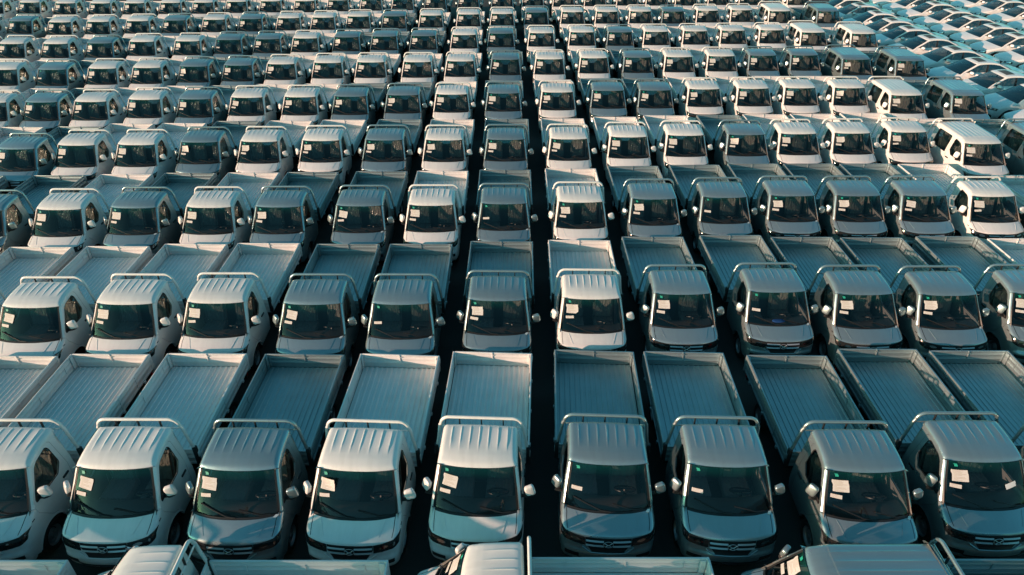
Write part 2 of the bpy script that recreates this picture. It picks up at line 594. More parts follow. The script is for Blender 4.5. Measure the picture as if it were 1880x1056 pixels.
    for sx in (-1, 1):
        side_faces(body, xs, sx, side_out, holes, .12)
        # wheel-arch lip
        ar = arch(wy, wz, .385, 12, 168, 12); ar2 = arch(wy, wz, .43, 14, 166, 12)
        for k in range(12):
            body.face((sx * (xs(*ar[k]) + .012), *ar[k]), (sx * (xs(*ar[k + 1]) + .012), *ar[k + 1]), (sx * (xs(*ar2[k + 1]) + .001), *ar2[k + 1]), (sx * (xs(*ar2[k]) + .001), *ar2[k]))
            body.face((sx * (xs(*ar[k]) + .012), *ar[k]), (sx * (xs(*ar[k + 1]) + .012), *ar[k + 1]), (sx * (xs(*ar[k + 1]) - .04), *ar[k + 1]), (sx * (xs(*ar[k]) - .04), *ar[k]))
    # rear wall with window
    top = [(sk._at(sk.n - 1, t, 0)[0], sk._at(sk.n - 1, t, 0)[2]) for t in cols]
    rw = [p for p in top]
    for z in (1.5, 1.2, .95, .72, .55, .40):
        rw.append((xs(yr, z), z))
    for z in (.40, .55, .72, .95, 1.2, 1.5):
        rw.append((-xs(yr, z), z))
    rwhole = rounded([(-.45, 1.28), (.45, 1.28), (.50, 1.36), (.46, 1.62), (-.46, 1.62), (-.50, 1.36)], .06, 2)
    for t in cdt(rw, [rwhole], .15):
        body.face(*[(x, yr + .0, z) for x, z in t])
    rear_pane = MB()
    for t in cdt(inset(rwhole, -.012), [], 0):
        rear_pane.face(*[(x, yr - .012, z) for x, z in t])
    parts = []          # (name, mesh, parent index, level of detail: 0 always, 1 near rows only)
    def add(name, mb, m, parent=-1, lod=0, angle=40):
        parts.append((name, mb.mesh(name, m, angle, SH), parent, lod))
        return len(parts) - 1
    i_body = add('cab_body', body, M['paint'], angle=32)
    add('bonnet', bonnet, M['paint'], angle=32)
    i_scr = add('windscreen', screen, M['screen'])
    add('screen_seal', seal, M['rubber'], i_scr)
    # wipers
    def slope_u(fr):               # fraction of the screen height from its top edge
        a, b = T['scr1'], T['scr0']
        L = [0]
        for i in range(b, a):
            p, q = sk._at(i, 0, 0), sk._at(i + 1, 0, 0)
            L.append(L[-1] + math.dist(p, q))
        d = (1 - fr) * L[-1]
        for i in range(a - b):
            if d <= L[i + 1] + 1e-9:
                return b + i + (d - L[i]) / (L[i + 1] - L[i])
        return a
    for pts in ([(.03, 1.02), (-.12, .97), (-.35, .86), (-.60, .76)], [(.60, 1.0), (.45, .97), (.25, .88), (.08, .83)]):
        wb = MB()
        path = []
        for x, fr in pts:
            u = slope_u(min(fr, 1)) if fr <= 1 else T['scr0'] - 1
            path.append(sk.at(u, sk.tx(u, x), .022))
        wb.tube(path, .011, 6)
        path2 = [sk.at(slope_u(min(1, fr)), sk.tx(slope_u(min(1, fr)), x), .006) for x, fr in pts[1:]]
        wb.tube(path2, .007, 5)
        add('wiper', wb, M['black'], i_scr)
    # cowl
    add('cowl_panel', cowl, M['black'])
    # doors
    for sx in (-1, 1):
        d = MB()
        thick_side(d, xs, sx, inset(door, .006), [win], .12, 0.0, .03)
        i_d = add('door', d, M['paint'], angle=32)
        w = MB()
        side_faces(w, xs, sx, inset(win, -.01), [], .15, -.014)
        add('window_pane', w, M['side'], i_d)
        ws = MB()
        win2 = inset(win, .018)
        for p, q, p2, q2 in zip(win, win[1:] + win[:1], win2, win2[1:] + win2[:1]):
            ws.face((sx * (xs(*p) - .004), *p), (sx * (xs(*q) - .004), *q), (sx * (xs(*q2) - .006), *q2), (sx * (xs(*p2) - .006), *p2))
        add('window_seal', ws, M['rubber'], i_d)
        h = MB()
        xh = sx * (xs(1.55, 1.02) + .018)
        h.box(min(xh, xh - sx * .03), max(xh, xh - sx * .03), 1.46, 1.63, 1.0, 1.04, .008)
        add('door_handle', h, M['black'] if sx > 0 else M['black'], i_d)
        mr = MB()
        c = (.915, .89, 1.325) if sx > 0 else (-.875, .93, 1.36)
        rot = Matrix.Rotation(R(sx * -16), 3, 'Y') @ Matrix.Rotation(R(14 if sx > 0 else -48), 3, 'Z')
        mr.ellip(c, .09, .047, .108, 4.0, rot, 20, 12)
        i_m = add('wing_mirror', mr, M['paint'])
        ma = MB()
        ma.tube([(sx * .755, .90, 1.17), (sx * .80, .90, 1.175), (sx * .86, .895, 1.19), (sx * .90, .89, 1.215)], .032, 8)
        ma.ellip((c[0] - sx * .006, c[1] - .004, c[2] - .085), .085, .047, .05, 3.0, rot, 16, 8)
        ma.box(sx * .76 - .012, sx * .76 + .012, .82, .98, 1.13, 1.22, .008)
        add('mirror_arm', ma, M['black'], i_m)
        mg = MB()
        q = [(Vector(c) + rot @ Vector((.07 * a, .046, .088 * b))) for a, b in ((-1, -1), (1, -1), (1, 1), (-1, 1))]
        mg.face(*[tuple(v) for v in q])
        add('mirror_glass', mg, M['chrome'], i_m, 1)
        if dbl:
            d = MB()
            thick_side(d, xs, sx, inset(rdoor, .006), [rwin], .14, 0.0, .03)
            i_d = add('rear_door', d, M['paint'], angle=32)
            w = MB()
            side_faces(w, xs, sx, inset(rwin, -.01), [], .2, -.014)
            add('window_pane', w, M['side'], i_d)
            h = MB()
            xh = sx * (xs(1.95, 1.02) + .018)
            h.box(min(xh, xh - sx * .03), max(xh, xh - sx * .03), 2.52, 2.69, 1.0, 1.04, .008)
            add('door_handle', h, M['black'], i_d)
    add('rear_window', rear_pane, M['side'])
    # lamps
    for sx in (-1, 1):
        lp = MB()
        def fl(a, b_, sx=sx):
            tcx = .56 + a * (1.82 - .56)
            lo = .775 + .105 * a ** 1.6
            hi = .922 + .115 * a ** 1.3
            if a > .9:
                lo += (a - .9) * .5
            return (sk.uz(lo + (hi - lo) * b_), sx * tcx)
        patch(lp, sk, fl, 14, 3, .008, .02)
        i_l = add('headlight', lp, M['lamp'])
        for (a0, a1, b0, b1) in ((.10, .26, .35, .75), (.36, .52, .30, .72), (.62, .80, .35, .80)):
            rf = MB()
            def fr_(a, b_, a0=a0, a1=a1, b0=b0, b1=b1):
                t = math.pi * a
                return fl(a0 + (a1 - a0) * a, (b0 + b1) / 2 + (b_ - .5) * (b1 - b0) * math.sin(.35 + (math.pi - .7) * a))
            patch(rf, sk, fr_, 5, 2, .012, 0)
            add('reflector', rf, M['reflector'], i_l, 1)
    gr = MB()
    patch(gr, sk, lambda a, b_: (sk.uz(.665 + .258 * a), (b_ - .5) * 2 * (.40 + .15 * min(1, a * 1.6))), 8, 10, .004, .012)
    i_g = add('grille', gr, M['black'])
    for z in (.875, .790):
        for sx in (-1, 1):
            cb = MB()
            n_ = 8
            for k in range(n_):
                def bp_(a, b_, o):
                    u = sk.uz(z + .026 * (a - .5))
                    return sk.at(u, sx * (.11 + .425 * b_), o)
                b0, b1 = k / n_, (k + 1) / n_
                cb.face(bp_(0, b0, .028), bp_(0, b1, .028), bp_(1, b1, .014), bp_(1, b0, .014))
                cb.face(bp_(0, b0, .028), bp_(0, b1, .028), bp_(0, b1, .004), bp_(0, b0, .004))
            add('grille_bar', cb, M['bar'], i_g, 0)
    em = MB()
    u0 = sk.uz(.83)
    def ep(x, z, off=.03):
        u = sk.uz(.83 + z)
        return sk.at(u, sk.tx(u, x), off)
    ring = [ep(.082 * math.cos(t * math.pi / 12), .054 * math.sin(t * math.pi / 12)) for t in range(25)]
    em.tube(ring, .006, 6, False)
    for pts in ([(-.078, .036), (-.03, .004), (.0, -.020), (.03, .008), (.082, .042)], [(-.058, -.044), (-.025, -.018), (.0, -.002), (.025, -.018), (.058, -.044)]):
        em.tube([ep(x * .85, z * .85, .038) for x, z in pts], .007, 6)
    eb = MB()
    for k in range(24):
        t0, t1 = k * math.pi / 12, (k + 1) * math.pi / 12
        eb.face(ep(0, 0, .026), ep(.080 * math.cos(t0), .052 * math.sin(t0), .026), ep(.080 * math.cos(t1), .052 * math.sin(t1), .026))
    add('emblem_plate', eb, M['black'], i_g, 1)
    add('emblem', em, M['bar'], i_g, 1)
    it = MB()
    patch(it, sk, lambda a, b_: (sk.uz(.45 + .055 * a), (b_ - .5) * 2 * (.66 + .10 * a)), 3, 10, .004, .012)
    patch(it, sk, lambda a, b_: (sk.uz(.37 + .10 * a), (b_ - .5) * 2 * .20), 3, 4, .018, .02)
    for sx in (-1, 1):
        patch(it, sk, lambda a, b_: (sk.uz(.51 + .09 * a), sx * (.72 + .55 * b_)), 3, 5, .004, .012)
    add('bumper_grille', it, M['black'], -1, 1)
    tr = MB()
    tr.tube([sk.at(sk.uz(z), t, .012) for z, t in ((.74, -.62), (.68, -.50), (.655, -.42), (.652, 0), (.655, .42), (.68, .50), (.74, .62))], .012, 6)
    add('bumper_trim', tr, M['paint'], -1, 1)
    sl = MB()
    for sx in (-1, 1):
        patch(sl, sk, lambda a, b_: (T['scr0'] + (T['scr1'] - T['scr0']) * (.80 + .12 * a), sx * (1.35 + .22 * b_)), 3, 1, .004, .006)
    add('pillar_slot', sl, M['black'], -1, 1)
    # side repeater slit
    for sx in (-1, 1):
        rp = MB()
        x = sx * (xs(.53, 1.0) + .004)
        rp.box(min(x, x - sx * .01), max(x, x - sx * .01), .50, .57, 1.0, 1.015)
        add('side_vent', rp, M['black'], -1, 1)
    # cabin
    li = MB()
    for i in range(T['scr1'] + 1, sk.n - 2):
        for k in ca:
            if abs(cols[k]) <= 1.5 and abs(cols[k + 1]) <= 1.5:
                li.face(*[sk._at(a, b_, -.035) for a, b_ in ((i, cols[k]), (i, cols[k + 1]), (i + 1, cols[k + 1]), (i + 1, cols[k]))])
    yw = yr - .04
    for t in cdt([(-.70, .45), (.70, .45), (.66, 1.15), (.60, 1.76), (-.60, 1.76), (-.66, 1.15)], [rwhole], .3):
        li.face(*[(x, yw, z) for x, z in t])
    for sx in (-1, 1):
        inner = [(.56, .60), (yr - .05, .60), (yr - .05, 1.80), (1.14, 1.76), (.62, 1.18), (.56, 1.10)]
        side_faces(li, xs, sx, inner, [inset(win, -.012)] + ([inset(rwin, -.012)] if dbl else []), .3, -.036)
        for i in range(T['scr0'], T['scr1'] + 1):
            li.face(*[sk._at(a, sx * b_, -.022) for a, b_ in ((i, 1.02), (i + 1, 1.02), (i + 1, 1.8), (i, 1.8))])
    add('cabin_lining', li, M['liner'])
    fl_ = MB()
    fl_.box(-.72, .72, .30, yr - .05, .42, .46)
    fl_.box(-.70, .70, .22, .52, .46, .86)
    add('cabin_floor', fl_, M['trim'])
    da = MB()
    dp = [(.50, 1.06), (.60, 1.085), (.74, 1.09), (.86, 1.07), (.93, 1.02), (.95, .92), (.90, .74), (.55, .70)]
    for p, q in zip(dp, dp[1:] + dp[:1]):
        n_ = 8
        for k in range(n_):
            xa, xb = -.69 + 1.38 * k / n_, -.69 + 1.38 * (k + 1) / n_
            f_ = lambda x, pt: (x, pt[0] + .10 * abs(x / .69) ** 2.5, pt[1] + (.035 * math.exp(-((x - .33) / .18) ** 2) if pt[1] > 1.0 else 0))
            da.face(f_(xa, p), f_(xb, p), f_(xb, q), f_(xa, q))
    add('dashboard', da, M['dash'])
    sw = MB()
    c = Vector((.35, 1.10, 1.02)); ax = Vector((0, .55, .84)); e1 = Vector((1, 0, 0)); e2 = ax.cross(e1)
    sw.tube([tuple(c + (e1 * math.cos(t * math.pi / 10) + e2 * math.sin(t * math.pi / 10)) * .185) for t in range(21)], .016, 6, False)
    sw.tube([tuple(c - e1 * .18), tuple(c + e1 * .18)], .02, 6)
    sw.tube([tuple(c), tuple(c - ax * .3)], .03, 6)
    add('steering_wheel', sw, M['black'])
    seats = [(-.36, 1.42), (.36, 1.42)] + ([(-.36, 2.30), (.36, 2.30)] if dbl else [])
    for x, y in seats:
        se = MB()
        se.box(x - .25, x + .25, y - .30, y + .22, .66, .84, .05)
        bm = bmesh.new(); bmesh.ops.create_cube(bm, size=1)
        bmesh.ops.scale(bm, vec=(.48, .13, .62), verts=bm.verts)
        bmesh.ops.bevel(bm, geom=bm.edges[:], offset=.045, segments=2, affect='EDGES')
        bmesh.ops.rotate(bm, cent=(0, 0, 0), matrix=Matrix.Rotation(R(-14), 3, 'X'), verts=bm.verts)
        bmesh.ops.translate(bm, vec=(x, y + .26, 1.10), verts=bm.verts)
        se.add_bm(bm)
        se.ellip((x, y + .345, 1.49), .14, .055, .10, 3, None, 12, 8)
        add('seat', se, M['seat'])
    vs = MB()
    vs.box(-.07, .07, 1.06, 1.09, 1.60, 1.67, .01)
    add('rear_view_mirror', vs, M['black'], -1, 1)
    # cargo bed
    y0, y1, hw, zt, zb, zf = 2.0 + X, LEN - .01, .885, 1.15, .77, .80
    fb = MB()
    n_c = 15
    prof = []
    pit = (2 * hw - .10) / n_c
    for k in range(n_c):
        a = -hw + .05 + k * pit
        prof += [(a, zf), (a + pit * .52, zf), (a + pit * .60, zf + .014), (a + pit * .92, zf + .014)]
    prof.append((hw - .05, zf))
    ys = [y0 + .04, y1 - .062]
    for (xa, za), (xb, zb_) in zip(prof, prof[1:]):
        fb.face((xa, ys[0], za), (xb, ys[0], zb_), (xb, ys[1], zb_), (xa, ys[1], za))
    add('cargo_floor', fb, M['bed'], angle=20)
    ff = MB()
    ff.box(-hw + .04, hw - .04, y0 + .03, y1 - .04, .70, .765)
    add('floor_frame', ff, M['black'])
    def board(axis, fixed, sgn, a0, a1, nst):
        """A drop side: hollow frame, recessed pressed panel with two swages, stiffeners outside and latch marks inside."""
        b = MB()
        th = .036
        def put(o0, o1, l0, l1, z0, z1, bev=0):
            o0, o1 = fixed - sgn * o1, fixed - sgn * o0
            o0, o1 = min(o0, o1), max(o0, o1)
            if axis == 'y':
                b.box(o0, o1, l0, l1, z0, z1, bev)
            else:
                b.box(l0, l1, o0, o1, z0, z1, bev)
        put(0, th, a0, a1, zt - .045, zt, .008)                 # top rail
        put(0, th - .004, a0, a1, zb, zb + .05, .006)           # bottom rail
        def sheet(off, pr):
            for (z_a, o_a), (z_b, o_b) in zip(pr, pr[1:]):
                P_ = []
                for l, (z, o) in ((a0 + .02, (z_a, o_a)), (a1 - .02, (z_a, o_a)), (a1 - .02, (z_b, o_b)), (a0 + .02, (z_b, o_b))):
                    f = fixed - sgn * (off + o)
                    P_.append((f, l, z) if axis == 'y' else (l, f, z))
                b.face(*P_)
        h0, h1 = zb + .045, zt - .04
        H = h1 - h0
        sheet(.010, [(h0, 0), (h0 + H * .30, 0), (h0 + H * .34, -.008), (h0 + H * .44, -.008), (h0 + H * .48, 0), (h0 + H * .72, 0), (h0 + H * .76, -.008), (h0 + H * .86, -.008), (h0 + H * .90, 0), (h1, 0)])
        sheet(th - .008, [(h0, 0), (h0 + H * .30, 0), (h0 + H * .33, .006), (h0 + H * .42, .006), (h0 + H * .45, 0), (h0 + H * .70, 0), (h0 + H * .73, .006), (h0 + H * .82, .006), (h0 + H * .85, 0), (h1, 0)])
        for k in range(nst + 1):
            l = a0 + (a1 - a0 - .05) * k / nst
            put(-.002, th + .002, l, l + .05, zb + .003, zt - .003, .006) if k in (0, nst) else put(-.004, .02, l + .01, l + .04, zb + .05, zt - .045, .004)
        return b, put
    for sx in (-1, 1):
        b, put = board('y', sx * hw, sx, y0 + .05, y1 - .05, 4)
        i_s = add('dropside', b, M['bed'])
        for yy in (y0 + .03, y1 - .045):
            la = MB()
            la.box(sx * (hw + .004) - .012, sx * (hw + .004) + .012, yy - .035, yy + .025, .96, 1.08, .004)
            add('side_latch', la, M['bed'], i_s, 1)
        for k in range(3):
            la = MB()
            yy = y0 + .5 + k * (y1 - y0 - 1.0) / 2
            la.box(sx * hw - .02 * 1, sx * hw + .02, yy - .03, yy + .03, .73, .79, .005)
            add('side_hinge', la, M['bed'], i_s, 1)
            la = MB()
            la.box(sx * (hw - .042) - .005, sx * (hw - .042) + .005, yy + .10, yy + .118, .90, 1.07)
            add('tie_hook', la, M['bed'], i_s, 1)
    b, put = board('x', y1, 1, -hw + .045, hw - .045, 3)
    i_t = add('tailgate', b, M['bed'])
    la = MB()
    la.box(-.010, .010, y1 - .050, y1 - .03, zt - .20, zt - .02, .003)
    la.box(-.045, .045, y1 - .050, y1 - .034, zt - .065, zt - .047, .003)
    la.box(-.026, .008, y1 - .052, y1 - .03, zt - .03, zt + .005, .003)
    add('gate_catch', la, M['bed'], i_t, 0)
    for sx in (-1, 1):
        po = MB()
        po.box(sx * (hw - .02) - .024, sx * (hw - .02) + .024, y1 - .052, y1 - .004, .72, zt - .004, .006)
        po.box(sx * (hw - .055) - .010, sx * (hw - .055) + .010, y1 - .15, y1 - .055, .82, zt - .02, .003)
        add('corner_post', po, M['bed'])
    b, put = board('x', y0, -1, -hw + .01, hw - .01, 2)
    add('headboard', b, M['bed'])
    # hoop behind the cab
    hp = MB()
    zr = 1.93
    path = [(-hw + .03, y0 + .02, zt - .05), (-.80, y0 + .01, 1.45), (-.765, y0, 1.74)]
    rc = .17
    for k in range(7):
        t = math.pi - k * math.pi / 12
        path.append((-.745 + rc + rc * math.cos(t) + .0, y0, zr - rc + rc * math.sin(t)))
    path = path + [(-x, y, z) for x, y, z in reversed(path)]
    hp.tube(path, .031, 10)
    hp.tube([(-.765, y0 + .005, 1.71), (.765, y0 + .005, 1.71)], .014, 8)
    i_h = add('hoop_rail', hp, M['paint'])
    for x in (-.40, 0, .40):
        st = MB()
        st.box(x - .012, x + .012, y0 - .012, y0 + .022, 1.71, zr - .02, .003)
        add('hoop_bar', st, M['black'], i_h)  # black colour stands in for the shade behind the cab roof
    for sx in (-1, 1):
        br = MB()
        br.box(sx * .86 - .035, sx * .86 + .035, y0 - .03, y0 + .05, .80, 1.22, .008)
        add('hoop_bracket', br, M['black'], i_h)
    # chassis and wheels
    ch = MB()
    for sx in (-1, 1):
        ch.box(sx * .36 - .04, sx * .36 + .04, .35, LEN - .1, .42, .54)
    for y in (wy, LEN - 1.05):
        ch.tube([(-.62, y, .285), (.62, y, .285)], .05, 8)
    for y in (2.2 + X, LEN - 1.6, LEN - .3):
        ch.box(-.80, .80, y - .04, y + .04, .54, .70)
    ch.box(-.70, .70, .22, 1.75 + X, .30, .42)
    ch.box(-.80, .80, LEN - .12, LEN - .08, .50, .62)
    for sx in (-1, 1):
        ar = arch(wy, wz, .375, 0, 180, 10)
        for p, q in zip(ar, ar[1:]):
            ch.face((sx * .76, *p), (sx * .76, *q), (sx * .48, *q), (sx * .48, *p))
        ch.face(*[(sx * .48, *p) for p in ar])
    add('chassis', ch, M['black'])
    for sx in (-1, 1):
        for y in (wy, LEN - 1.05):
            ty = MB()
            ty.lathe([(-.075, .19), (-.085, .24), (-.075, .272), (-.05, .283), (.05, .283), (.075, .272), (.085, .24), (.075, .19), (.03, .185), (-.03, .185), (-.075, .19)], (sx * .685, y, .284), 'x', 22)
            i_w = add('wheel', ty, M['rubber'])
            rm = MB()
            rm.lathe([(.07 * sx, .192), (.062 * sx, .175), (.02 * sx, .165), (.012 * sx, .13), (.035 * sx, .10), (.045 * sx, .065), (.03 * sx, .055), (.06 * sx, .05), (.062 * sx, .0)], (sx * .685, y, .284), 'x', 18)
            add('rim', rm, M['rim'], i_w, 1)
    # rear lamps
    for sx in (-1, 1):
        rl = MB()
        rl.box(sx * .70 - .12, sx * .70 + .12, LEN - .10, LEN - .055, .56, .66, .01)
        add('tail_light', rl, M['red_lens'], -1, 1)
    # papers on the windscreen: several versions
    L_s = sum(math.dist(sk._at(i, 0, 0), sk._at(i + 1, 0, 0)) for i in range(T['scr0'], T['scr1']))
    def sheet(cx, fr, w, h, rot=0, cut=0, curl=0.0, m='paper', off=.004):
        """A sheet on the glass: centre x, centre as a fraction of screen height, width, height."""
        b = MB(); uvs = {}
        n = 5
        ca_, sa = math.cos(R(rot)), math.sin(R(rot))
        g = []
        for i in range(n + 1):
            row = []
            for j in range(n + 1):
                a, c_ = i / n - .5, j / n - .5
                lx, ly = a * w, c_ * h
                o = off
                if cut == 2:
                    o += .10 * max(0.0, a - c_ - .02)
                o += curl * max(0, a) ** 2
                x = cx + lx * ca_ - ly * sa; y = fr * L_s + lx * sa + ly * ca_
                u = slope_u(min(.995, max(.005, y / L_s)))
                row.append((sk.at(u, sk.tx(u, x), o), (i / n, 1 - j / n)))
            g.append(row)
        for i in range(n):
            for j in range(n):
                if cut == 3 and i == 4 and j == 4:
                    q = [g[i][j], g[i + 1][j], g[i][j + 1]]
                    for co, uv in q:
                        uvs[b.p(co)] = uv
                    b.face(*[co for co, _ in q])
                    continue
                q = [g[i][j], g[i + 1][j], g[i + 1][j + 1], g[i][j + 1]]
                for co, uv in q:
                    uvs[b.p(co)] = uv
                b.face(*[co for co, _ in q])
        me = b.mesh('sheet', M[m], 60, SH)
        ul = me.uv_layers.new(name='UVMap')
        for lp in me.loops:
            ul.data[lp.index].uv = uvs.get(lp.vertex_index, (0, 0))
        return me
    pap = {
        'n': sheet(-.475, .315, .27, .21, 1),
        'm': sheet(-.465, .33, .26, .20, -3, 0, .03),
        't': sheet(-.46, .33, .25, .20, 8, 0, .02),
        'f': sheet(-.47, .33, .26, .20, 2, 2, .0),
        'c': sheet(-.47, .32, .27, .21, -2, 3, .05),
        'strip': sheet(-.545, .565, .185, .065, 2, m='paper'),
        'strip2': sheet(-.53, .575, .185, .06, -8, m='paper'),
        'sticker': sheet(-.525, .105, .055, .05, 0, m='sticker'),
        'loose': sheet(.40, .52, .20, .09, -14, m='card'),
    }
    # card on the rear corner of the bonnet
    tg = MB()
    patch(tg, sk, lambda a, b_: (T['hood1'] - 1 + 2.6 * a - 1.2 * b_, .88 + .07 * b_ + .05 * a), 2, 2, .012, 0)
    pap['card'] = tg.mesh('bonnet_card', M['card'], 40, SH)
    bl = MB()
    bl.ellip((.05, .72, 1.10), .16, .07, .03, 2.2)
    pap['cloth'] = bl.mesh('blue_cloth', M['blue_cloth'], 60, SH)
    return dict(parts=parts, pap=pap, LEN=LEN, i_scr=i_scr)

def ordinal(n):
    base = ['zeroth', 'first', 'second', 'third', 'fourth', 'fifth', 'sixth', 'seventh', 'eighth', 'ninth', 'tenth', 'eleventh', 'twelfth', 'thirteenth', 'fourteenth', 'fifteenth', 'sixteenth', 'seventeenth', 'eighteenth', 'nineteenth', 'twentieth']
    if n <= 20:
        return base[n]
    return 'twenty-' + base[n - 20]

PROTO = {}
def vehicle(name, proto, loc, rot, col, detail, label, cat, group):
    root = bpy.data.objects.new(name, None)
    COL.objects.link(root)
    root.empty_display_size = .3
    root.location = loc; root.rotation_euler = (0, 0, rot)
    root['label'] = label; root['category'] = cat; root['group'] = group
    made = {}
    for k, (pn, me, par, lod) in enumerate(proto['parts']):
        if lod > detail:
            continue
        src = PROTO.get((id(proto), k))
        if src is None:
            o = bpy.data.objects.new(pn, me)
            PROTO[(id(proto), k)] = o
        else:
            o = src.copy()
        COL.objects.link(o)
        o.parent = made[par] if par >= 0 else root
        o.color = col
        made[k] = o
    return root, made

# ------------------------------------------------------------------ the yard
gm = MB()
gm.face((-400, -60, 0), (400, -60, 0), (400, 600, 0), (-400, 600, 0))
ground = obj('ground', gm.mesh('ground', M['asphalt']))
ground['kind'] = 'structure'

SINGLE = build_truck(False)
DOUBLE = build_truck(True)
rng = random.Random(7)

def colour(c):
    if c == 'w':
        k = rng.uniform(.62, .68)
        return (k, k, k * .985, 0.0)
    k = rng.uniform(.39, .45)
    return (k * .76, k * .97, k * 1.02, .72)

ROWS = [
[(-10.98,7.74,'we'),(-8.97,7.81,'w'),(-6.82,7.83,'wt'),(-4.7,7.8,'s'),(-2.68,7.79,'wf'),(-0.62,7.87,'wt'),(1.64,7.93,'sn'),(3.7,7.88,'sn'),(6.03,7.76,'s'),(8.18,7.99,'s'),(10.24,7.93,'se')],
[(-13.25,12.61,'we'),(-11.11,12.65,'wt'),(-9.01,12.78,'w'),(-6.91,12.83,'w'),(-4.65,12.78,'st'),(-2.59,12.78,'sn'),(-0.36,12.93,'s'),(1.86,13.0,'w'),(4.04,13.2,'s'),(6.32,13.29,'sn'),(8.36,13.18,'s'),(10.33,13.15,'s'),(12.54,13.22,'s'),(14.55,13.1,'we')],
[(-18.2,17.5,'se'),(-15.48,17.53,'s'),(-13.23,17.63,'w'),(-11.11,17.74,'s'),(-8.91,17.77,'w'),(-6.88,17.8,'s'),(-4.52,17.87,'st'),(-2.4,17.91,'w'),(-0.26,18.01,'sn'),(2.03,18.12,'w'),(4.25,18.33,'s'),(6.4,18.44,'sn'),(8.48,18.55,'s'),(10.48,18.55,'s'),(12.49,18.55,'st'),(14.55,18.51,'w'),(17.3,17.12,'wde')],
[(-19.6,22.25,'we'),(-17.33,22.3,'s'),(-15.41,22.65,'w'),(-13.31,22.7,'w'),(-11.18,22.95,'sf'),(-9.06,23.0,'w'),(-6.87,23.1,'w'),(-4.62,23.15,'s'),(-2.46,23.15,'w'),(-0.25,23.2,'s'),(2.04,23.26,'wt'),(4.22,23.46,'w'),(6.32,23.62,'w'),(8.56,23.68,'sf'),(10.5,23.78,'w'),(12.5,23.84,'w'),(14.63,23.95,'w'),(16.71,22.8,'wd'),(19.35,22.75,'sde')],
[(-23.6,27.2,'we'),(-21.45,27.34,'w'),(-19.39,27.4,'s'),(-17.4,27.47,'w'),(-15.31,27.75,'w'),(-13.23,27.81,'s'),(-11.13,28.02,'wt'),(-8.92,28.09,'w'),(-6.83,28.16,'s'),(-4.64,28.34,'s'),(-2.58,28.45,'w'),(-0.39,28.59,'s'),(1.93,28.74,'w'),(4.12,28.96,'s'),(6.16,29.0,'st'),(8.31,29.18,'w'),(10.47,29.26,'w'),(12.53,29.34,'w'),(14.68,29.34,'wf'),(16.66,28.31,'wd'),(19.26,28.27,'sd')],
[(-26.2,32.1,'we'),(-23.97,32.2,'w'),(-21.66,32.2,'sn'),(-19.39,32.38,'w'),(-17.34,32.51,'w'),(-15.21,32.74,'sf'),(-13.16,32.92,'s'),(-11.16,33.15,'w'),(-8.96,33.38,'w'),(-6.89,33.48,'wt'),(-4.63,33.53,'w'),(-2.55,33.67,'w'),(-0.35,33.96,'st'),(1.82,34.05,'w'),(4.04,34.25,'w'),(6.23,34.35,'s'),(8.29,34.45,'w'),(10.45,34.6,'w'),(12.55,34.7,'s'),(14.66,34.75,'s'),(16.92,33.96,'sd'),(19.44,33.71,'sd')],
[(-28.3,37.0,'we'),(-26.57,37.09,'w'),(-24.24,37.09,'w'),(-21.96,37.2,'sf'),(-19.86,37.54,'w'),(-17.47,37.66,'wf'),(-15.37,37.95,'sn'),(-13.31,38.12,'s'),(-11.3,38.3,'w'),(-9.1,38.54,'sf'),(-7.06,38.72,'s'),(-4.92,38.84,'s'),(-2.68,39.09,'w'),(-0.64,39.4,'s'),(1.61,39.52,'w'),(3.91,39.71,'w'),(6.05,39.71,'s'),(8.12,39.84,'w'),(10.36,39.97,'w'),(12.52,40.1,'w'),(14.75,40.22,'w'),(16.9,39.65,'wd'),(19.59,39.34,'wd')],
[(-31.68,42.39,'w'),(-29.41,42.54,'s'),(-26.88,42.25,'w'),(-24.68,42.39,'w'),(-22.42,42.59,'w'),(-20.27,42.74,'s'),(-17.98,42.97,'w'),(-15.85,43.16,'s'),(-13.61,43.41,'w'),(-11.55,43.56,'w'),(-9.47,43.85,'w'),(-7.28,43.93,'s'),(-5.03,44.16,'w'),(-2.73,44.46,'w'),(-0.64,44.62,'w'),(1.5,45.01,'s'),(3.78,45.17,'w'),(5.96,45.25,'w'),(8.09,45.33,'wf'),(10.16,45.31,'s'),(12.4,45.57,'w'),(14.6,45.73,'w'),(16.91,45.41,'wd'),(19.94,45.33,'sd')],
[(-34.64,48.19,'w'),(-32.2,48.19,'wt'),(-29.66,47.93,'w'),(-27.35,47.93,'w'),(-25.1,47.98,'w'),(-22.77,48.1,'w'),(-20.62,48.19,'w'),(-18.5,48.46,'wf'),(-16.26,48.64,'w'),(-13.97,48.69,'w'),(-11.81,49.0,'w'),(-9.59,49.19,'w'),(-7.48,49.37,'wn'),(-5.28,49.65,'s'),(-3.03,49.94,'s'),(-0.71,50.13,'s'),(1.42,50.51,'w'),(3.55,50.51,'w'),(5.76,50.7,'w'),(8.03,50.9,'w'),(10.08,50.9,'w'),(12.14,50.9,'w'),(14.47,51.1,'w'),(16.65,51.1,'wd'),(20.03,51.1,'wd')],
]
YAW = {(0, 3): 1.0, (0, 4): 2.4, (0, 5): 2.4, (0, 6): 2.6, (0, 7): 1.7, (0, 8): .8, (0, 9): .3, (1, 2): .5, (1, 6): .7, (1, 7): .7}

